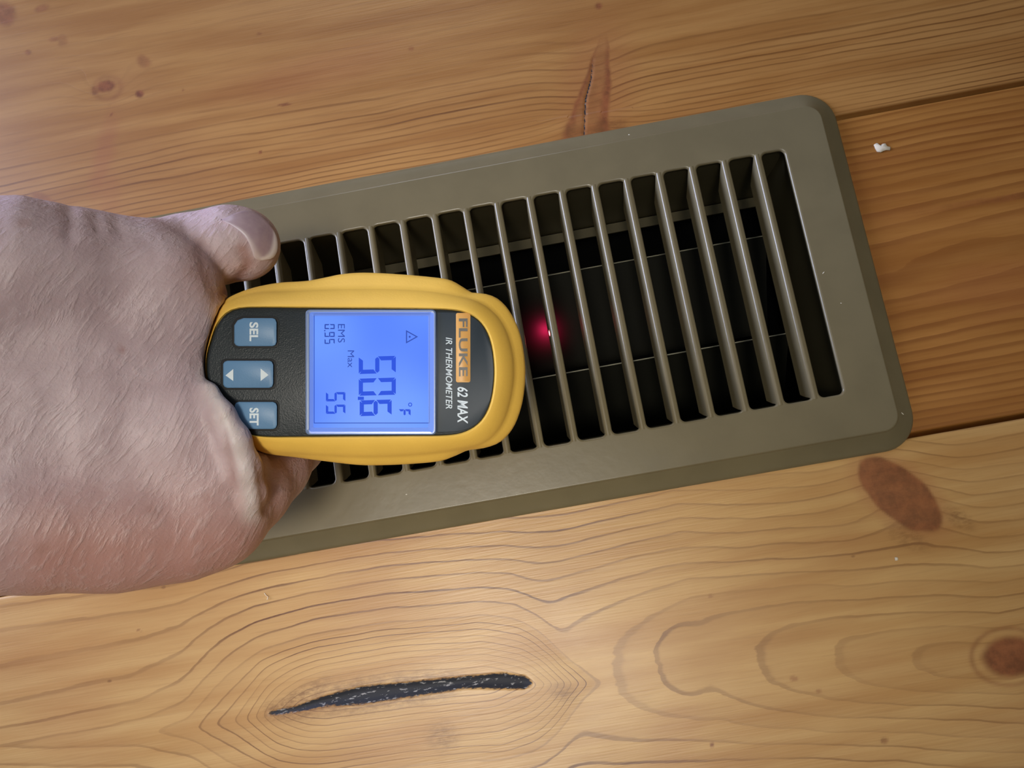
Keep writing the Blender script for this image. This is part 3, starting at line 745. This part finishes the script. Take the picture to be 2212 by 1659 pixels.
# index finger going down to the trigger
chain([(468, 1112, 236, 90), (545, 1052, 246, 76), (592, 1012, 256, 70)], 6)
chain([(592, 1012, 256, 70), (640, 960, 270, 58), (650, 900, 276, 55), (640, 830, 276, 52)], 4)
hx = 0
for dx_, r_, dy_ in ((0, 58, 0), (-118, 56, 6), (-230, 50, 10)):       # middle, ring and little finger wrapped round the grip
    chain([(300+dx_, 1110, 240, 100), (385+dx_, 1100+dy_, 256, 76), (405+dx_, 1040+dy_, 268, 62)], 6)
    chain([(405+dx_, 1040+dy_, 268, 62), (420+dx_, 930+dy_, 279, r_), (425+dx_, 800, 281, r_-2), (420+dx_, 700, 272, r_-6), (405+dx_, 650, 258, r_-9)], 2.0)
CRE = []                                              # creases: thin cones cut out of the skin
def crease(pts, k):
    for p, q in zip(pts[:-1], pts[1:]):
        CRE.append((dp(*p[:3]), p[3]*p[2]/FPX, dp(*q[:3]), q[3]*q[2]/FPX, k))
def rc(P, a, ra, b, rb):
    ba = b-a; t = np.clip((P-a) @ ba/ba.dot(ba), 0, 1)
    return np.linalg.norm(P-a-t[..., None]*ba, axis=-1)-(ra+(rb-ra)*t)
GRC = []
thm = np.array(th.matrix_world)
def tw(p): return thm[:3, :3] @ np.array(p) + thm[:3, 3]*1000
for (p, hw, hh), (q, hw2, hh2) in zip(GRIP[:-1], GRIP[1:]): GRC.append((tw(p), hw+.9, tw(q), hw2+.9))
BL = [(np.hypot(Q[:, 0]-CT[0], Q[:, 1]-CT[1]), d) for Q, d in layers[1:]]
BR = np.array([b[0] for b in BL]); BD = np.maximum.accumulate(np.array([b[1] for b in BL])+np.arange(len(BL))*1e-4)
def body_sdf(P):                                      # distance to the thermometer body, near enough for carving the grip of the hand
    px, py, z = pix(P); d = z-D0
    ia = ((np.arctan2(py-CT[1], px-CT[0])+np.pi)/(2*np.pi)*len(ANG)) % len(ANG)
    i0 = ia.astype(int) % len(ANG); i1 = (i0+1) % len(ANG); fa = ia-np.floor(ia)
    k = np.clip(np.searchsorted(BD, d)-1, 0, len(BD)-2); fd = np.clip((d-BD[k])/(BD[k+1]-BD[k]), 0, 1)
    rr = (BR[k, i0]*(1-fa)+BR[k, i1]*fa)*(1-fd)+(BR[k+1, i0]*(1-fa)+BR[k+1, i1]*fa)*fd
    e = (np.hypot(px-CT[0], py-CT[1])-rr)*z/FPX
    return np.maximum(np.maximum(e, -d-.0), d-66)
blo = np.min([dp(x, y, z) for x in (420, 1150) for y in (570, 1020) for z in (215, 295)], 0)-4
bhi = np.max([dp(x, y, z) for x in (420, 1150) for y in (570, 1020) for z in (215, 295)], 0)+4
def sdf(P):
    d = np.full(P.shape[:-1], 60.0)
    for a, ra, b, rb, k in CON:
        lo = np.minimum(a-ra, b-rb)-16; hi = np.maximum(a+ra, b+rb)+16
        msk = np.all((P > lo) & (P < hi), axis=-1)
        if not msk.any(): continue
        dn = rc(P[msk], a, ra, b, rb); d[msk] = smin(d[msk], dn, k)
    for a, ra, b, rb in GRC:
        lo = np.minimum(a-ra, b-rb)-6; hi = np.maximum(a+ra, b+rb)+6
        msk = np.all((P > lo) & (P < hi), axis=-1)
        if msk.any(): d[msk] = -smin(-d[msk], rc(P[msk], a, ra, b, rb), 1.0)
    msk = np.all((P > blo) & (P < bhi), axis=-1)
    if msk.any(): d[msk] = -smin(-d[msk], body_sdf(P[msk])-.35, .8)
    return d
def surface_nets(lo, hi, h):
    ax = [np.arange(lo[i], hi[i]+h, h) for i in range(3)]
    D = np.empty([len(a) for a in ax], np.float64)
    for i in range(0, len(ax[0]), 24):
        G = np.stack(np.meshgrid(ax[0][i:i+24], ax[1], ax[2], indexing='ij'), -1); D[i:i+24] = sdf(G)
    s = D < 0; nx, ny, nz = D.shape
    cnt = np.zeros((nx-1, ny-1, nz-1), int); acc = np.zeros((nx-1, ny-1, nz-1, 3)); num = np.zeros((nx-1, ny-1, nz-1))
    cor = [(i, j, k) for i in (0, 1) for j in (0, 1) for k in (0, 1)]
    sub = lambda A, c: A[c[0]:nx-1+c[0], c[1]:ny-1+c[1], c[2]:nz-1+c[2]]
    for c in cor:
        for a in range(3):
            if c[a]: continue
            c2 = list(c); c2[a] = 1
            d0, d1 = sub(D, c), sub(D, c2); x = (d0 < 0) != (d1 < 0)
            t = np.where(x, d0/np.where(x, d0-d1, 1), 0)
            for b in range(3): acc[..., b] += np.where(x, (t if b == a else c[b]), 0)
            num += x
    act = num > 0; ids = -np.ones(act.shape, int); ids[act] = np.arange(act.sum())
    I = np.argwhere(act); V = (I+acc[act]/num[act][:, None])*h+np.array(lo)
    F = []
    for a in range(3):
        b, c = (a+1) % 3, (a+2) % 3
        sl0 = [slice(None)]*3; sl1 = [slice(None)]*3; sl0[a] = slice(0, -1); sl1[a] = slice(1, None)
        x = s[tuple(sl0)] != s[tuple(sl1)]; E = np.argwhere(x)
        E = E[(E[:, b] > 0) & (E[:, c] > 0) & (E[:, b] < D.shape[b]-1) & (E[:, c] < D.shape[c]-1)]
        e = lambda ob, oc: ids[tuple((E-np.eye(3, dtype=int)[b]*ob-np.eye(3, dtype=int)[c]*oc).T)]
        q = np.stack([e(1, 1), e(0, 1), e(0, 0), e(1, 0)], 1)
        flip = ~s[tuple(E.T)]
        q[flip] = q[flip][:, ::-1]; F.append(q)
    return V, np.concatenate(F)
allp = np.array([c[0]-c[1] for c in CON]+[c[2]-c[3] for c in CON]+[c[0]+c[1] for c in CON]+[c[2]+c[3] for c in CON])
hv, hf = surface_nets(allp.min(0)-4, allp.max(0)+4, 1.35)
def grad(P, e=.4):
    return np.stack([(sdf(P+np.eye(3)[i]*e)-sdf(P-np.eye(3)[i]*e))/(2*e) for i in range(3)], -1)
for _ in range(2):
    d = sdf(hv); g = grad(hv); g /= np.linalg.norm(g, axis=1)[:, None]+1e-9; hv = hv-g*np.clip(d, -.6, .6)[:, None]

hpx, hpy, hz_ = pix(hv)
def ptube(pts, X, Y):                                 # distance in pixels to a polyline
    best = np.full(X.shape, 1e4)
    for (x0, y0), (x1, y1) in zip(pts[:-1], pts[1:]):
        dx, dy = x1-x0, y1-y0; t = np.clip(((X-x0)*dx+(Y-y0)*dy)/(dx*dx+dy*dy), 0, 1)
        best = np.minimum(best, np.hypot(X-x0-t*dx, Y-y0-t*dy))
    return best
front = (g @ FW) < .3
amp = np.zeros(len(hv))
for pts, wd, am in (([(462, 880), (484, 940), (497, 1000), (504, 1060), (508, 1095)], 8, -.8), ([(556, 1000), (566, 1050), (572, 1105)], 7, -.8),
                    ([(432, 540), (450, 600), (470, 640)], 12, -.5), ([(520, 545), (538, 575), (515, 605), (488, 630)], 10, -.9), ([(148, 455), (156, 480), (150, 510)], 14, -.8),
                    ([(205, 470), (212, 495)], 10, -.5), ([(250, 480), (262, 505)], 12, -.4), ([(470, 478), (490, 505), (515, 545)], 7, -.35), ([(395, 480), (410, 520)], 9, -.25)):
    amp += am*np.exp(-(ptube(pts, hpx, hpy)/wd)**2)*front
amp += .35*np.sin((hpx*.93+hpy*.36)/26+2.5*fbm(hpx/150, hpy/150, 71))*front*sst(470, 380, hpx)*.5
hv = hv + g*amp[:, None]
M_SKIN, nt, P = mat('skin')
red = attr(nt, 'flush'); cre = attr(nt, 'crease_shade_mole')
v0 = coords(nt); 
_t = nt.nodes.new('ShaderNodeTexCoord'); _m1 = nt.nodes.new('ShaderNodeMapping'); _m1.inputs['Rotation'].default_value = (0, 0, math.radians(-48))
_m2 = nt.nodes.new('ShaderNodeMapping'); _m2.inputs['Scale'].default_value = (.24, 1, .8)
_w = nt.nodes.new('ShaderNodeTexNoise'); _w.inputs['Scale'].default_value = 28; nt.links.new(_t.outputs['Object'], _w.inputs['Vector'])
_wm = nt.nodes.new('ShaderNodeVectorMath'); _wm.operation = 'SCALE'; _wm.inputs['Scale'].default_value = .012; nt.links.new(_w.outputs['Color'], _wm.inputs[0])
_wa = nt.nodes.new('ShaderNodeVectorMath'); _wa.operation = 'ADD'; nt.links.new(_t.outputs['Object'], _wa.inputs[0]); nt.links.new(_wm.outputs[0], _wa.inputs[1])
nt.links.new(_wa.outputs[0], _m1.inputs[0]); nt.links.new(_m1.outputs[0], _m2.inputs[0]); vst = _m2.outputs[0]
n1 = noise(nt, v0, 70, 4, .6); n2 = noise(nt, vst, 640, 3, .55); n3 = noise(nt, v0, 1300, 3, .6)
ridge = math_(nt, 'SUBTRACT', 1, math_(nt, 'MULTIPLY', math_(nt, 'ABSOLUTE', math_(nt, 'SUBTRACT', n2, .5)), 5), clamp=True)
c = mix(nt, mrange(nt, n1, .3, .7), srgb(206, 184, 188), srgb(188, 164, 168))
c = mix(nt, math_(nt, 'MULTIPLY', red, .75), c, srgb(184, 130, 114))
c = mix(nt, math_(nt, 'MULTIPLY', mrange(nt, n2, .45, .75), .22), c, srgb(212, 194, 196))
c = mix(nt, math_(nt, 'MULTIPLY', attr(nt, 'pale'), .7), c, srgb(222, 212, 208))
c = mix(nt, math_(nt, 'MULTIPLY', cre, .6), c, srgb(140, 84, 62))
sv = nt.nodes.new('ShaderNodeTexVoronoi'); sv.inputs['Scale'].default_value = 60; nt.links.new(v0, sv.inputs['Vector'])
c = mix(nt, math_(nt, 'MULTIPLY', mrange(nt, sv.outputs['Distance'], .05, .16, 1, 0), .22), c, srgb(150, 104, 84))
nt.links.new(c, P.inputs['Base Color']); P.inputs['Roughness'].default_value = .47; P.inputs['Specular IOR Level'].default_value = .45
P.inputs['Subsurface Weight'].default_value = .12; P.inputs['Subsurface Radius'].default_value = (1, .35, .2); P.inputs['Subsurface Scale'].default_value = .003
h = math_(nt, 'ADD', math_(nt, 'MULTIPLY', n2, 1.0), math_(nt, 'MULTIPLY', n3, .22))
h = math_(nt, 'ADD', h, math_(nt, 'MULTIPLY', ridge, -.12))
bump(nt, h, .58, .0008, P)

hme = mesh('hand', hv, hf)
fl = np.clip(.75*sst(900, 1220, hpy)*sst(-100, 150, hpx+.0)+.35*sst(1000, 1250, hpy)+.3*np.exp(-((hpx-430)/60)**2-((hpy-600)/70)**2), 0, 1)
fo = np.exp(-(ptube([(523, 535), (536, 572), (514, 606), (486, 636)], hpx, hpy)/13)**2)+.5*np.exp(-(ptube([(425, 530), (445, 590), (462, 640)], hpx, hpy)/22)**2)+.5*np.exp(-(ptube([(484, 940), (497, 1000), (504, 1060)], hpx, hpy)/8)**2)+.5*np.exp(-(ptube([(560, 1000), (572, 1105)], hpx, hpy)/8)**2)  # shade in the thumb and web creases, painted brown into the skin
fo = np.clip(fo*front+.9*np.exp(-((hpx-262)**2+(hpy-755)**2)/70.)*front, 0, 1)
pale = np.exp(-(ptube([(450, 810), (482, 890), (512, 950), (532, 1010), (543, 1075), (545, 1110)], hpx, hpy)/22)**2)*front
for nm, A in (('flush', fl), ('crease_shade_mole', fo), ('pale', pale)):
    a = hme.attributes.new(nm, 'FLOAT', 'POINT'); a.data.foreach_set('value', A.astype(np.float32))
hand = link('hand', hme, M_SKIN)
prop(hand, 'right hand and wrist gripping the yellow thermometer, thumb along its upper side', 'hand')

# thumb nail: a curved plate lying on the thumb
def hit(px, py):
    t = 195.0
    for _ in range(60):
        p = dp(px, py, t); d = float(sdf(p[None, :])[0])
        if d < .02: break
        t += min(max(d*.8, .02), 2.5)
        if t > 268: break
    return t
top_e = catmull([(479, 475), (503, 463), (527, 455), (548, 457), (566, 468), (585, 487), (597, 508)], 4, closed=False)
bot_e = catmull([(479, 475), (500, 486), (519, 500), (533, 516), (543, 538), (550, 558), (566, 563)], 4, closed=False)
side = catmull([(597, 508), (600, 525), (598, 545), (588, 558), (566, 563)], 4, closed=False)
nu, nv = 15, 11
def samp(C_, t):
    s = t*(len(C_)-1); i = min(int(s), len(C_)-2); return C_[i]*(1-(s-i))+C_[i+1]*(s-i)
v = []; fr_ = []; 
for j in range(nv):
    for i in range(nu):
        t, s = i/(nu-1), j/(nv-1)
        p = samp(top_e, t)*(1-s)+samp(bot_e, t)*s
        # pull the far end onto the free edge curve
        e = samp(side, s); base = samp(top_e, 1)*(1-s)+samp(bot_e, 1)*s
        p = p+(e-base)*t**2
        v.append((p[0], p[1])); fr_.append(t)
pts = []
for (x, y) in v:
    de = hit(min(x, 594), y); pts.append((x, y, min(de, 243)))
Dg = np.array([p[2] for p in pts]).reshape(nv, nu)
for _ in range(6):
    Q = np.pad(Dg, 1, mode='edge'); Dg = .5*Dg+.125*(Q[:-2, 1:-1]+Q[2:, 1:-1]+Q[1:-1, :-2]+Q[1:-1, 2:])
tt = np.tile(np.linspace(0, 1, nu), nv).reshape(nv, nu)
pts = [(x, y, d) for (x, y), d in zip(v, (Dg-.35-.5*np.sin(np.pi*tt)).ravel())]
V = [dp(*p) for p in pts]+[dp(p[0], p[1], p[2]+.7) for p in pts]; k = nu*nv; F = []
for j in range(nv-1):
    for i in range(nu-1):
        a = j*nu+i; F.append((a, a+1, a+nu+1, a+nu)); F.append((k+a+nu, k+a+nu+1, k+a+1, k+a))
bd = [i for i in range(nu)]+[j*nu+nu-1 for j in range(1, nv)]+[(nv-1)*nu+i for i in range(nu-2, -1, -1)]+[j*nu for j in range(nv-2, 0, -1)]
for a, b in zip(bd, bd[1:]+bd[:1]): F.append((b, a, k+a, k+b))
nme = fixn(mesh('thumb_nail', V, F))
a = nme.attributes.new('tip', 'FLOAT', 'POINT'); a.data.foreach_set('value', np.array(fr_+fr_, np.float32))
b_ = [min(i//nu, 99)/(nv-1) for i in range(k)]
a = nme.attributes.new('cut', 'FLOAT', 'POINT'); a.data.foreach_set('value', np.array(b_+b_, np.float32))
M_NAIL, nt, P = mat('nail')
tp = attr(nt, 'tip'); cu = attr(nt, 'cut')
c = mix(nt, mrange(nt, noise(nt, coords(nt), 300, 2), .3, .7), srgb(176, 152, 164), srgb(188, 164, 174))
c = mix(nt, mrange(nt, tp, .86, .93), c, srgb(226, 214, 214))
c = mix(nt, math_(nt, 'MULTIPLY', mrange(nt, cu, .78, .92), .7), c, srgb(224, 210, 214))
nt.links.new(c, P.inputs['Base Color']); P.inputs['Roughness'].default_value = .3
nail = link('thumb_nail', nme, M_NAIL, hand); prop(nail, 'pale pink thumb nail with a whitish free edge')
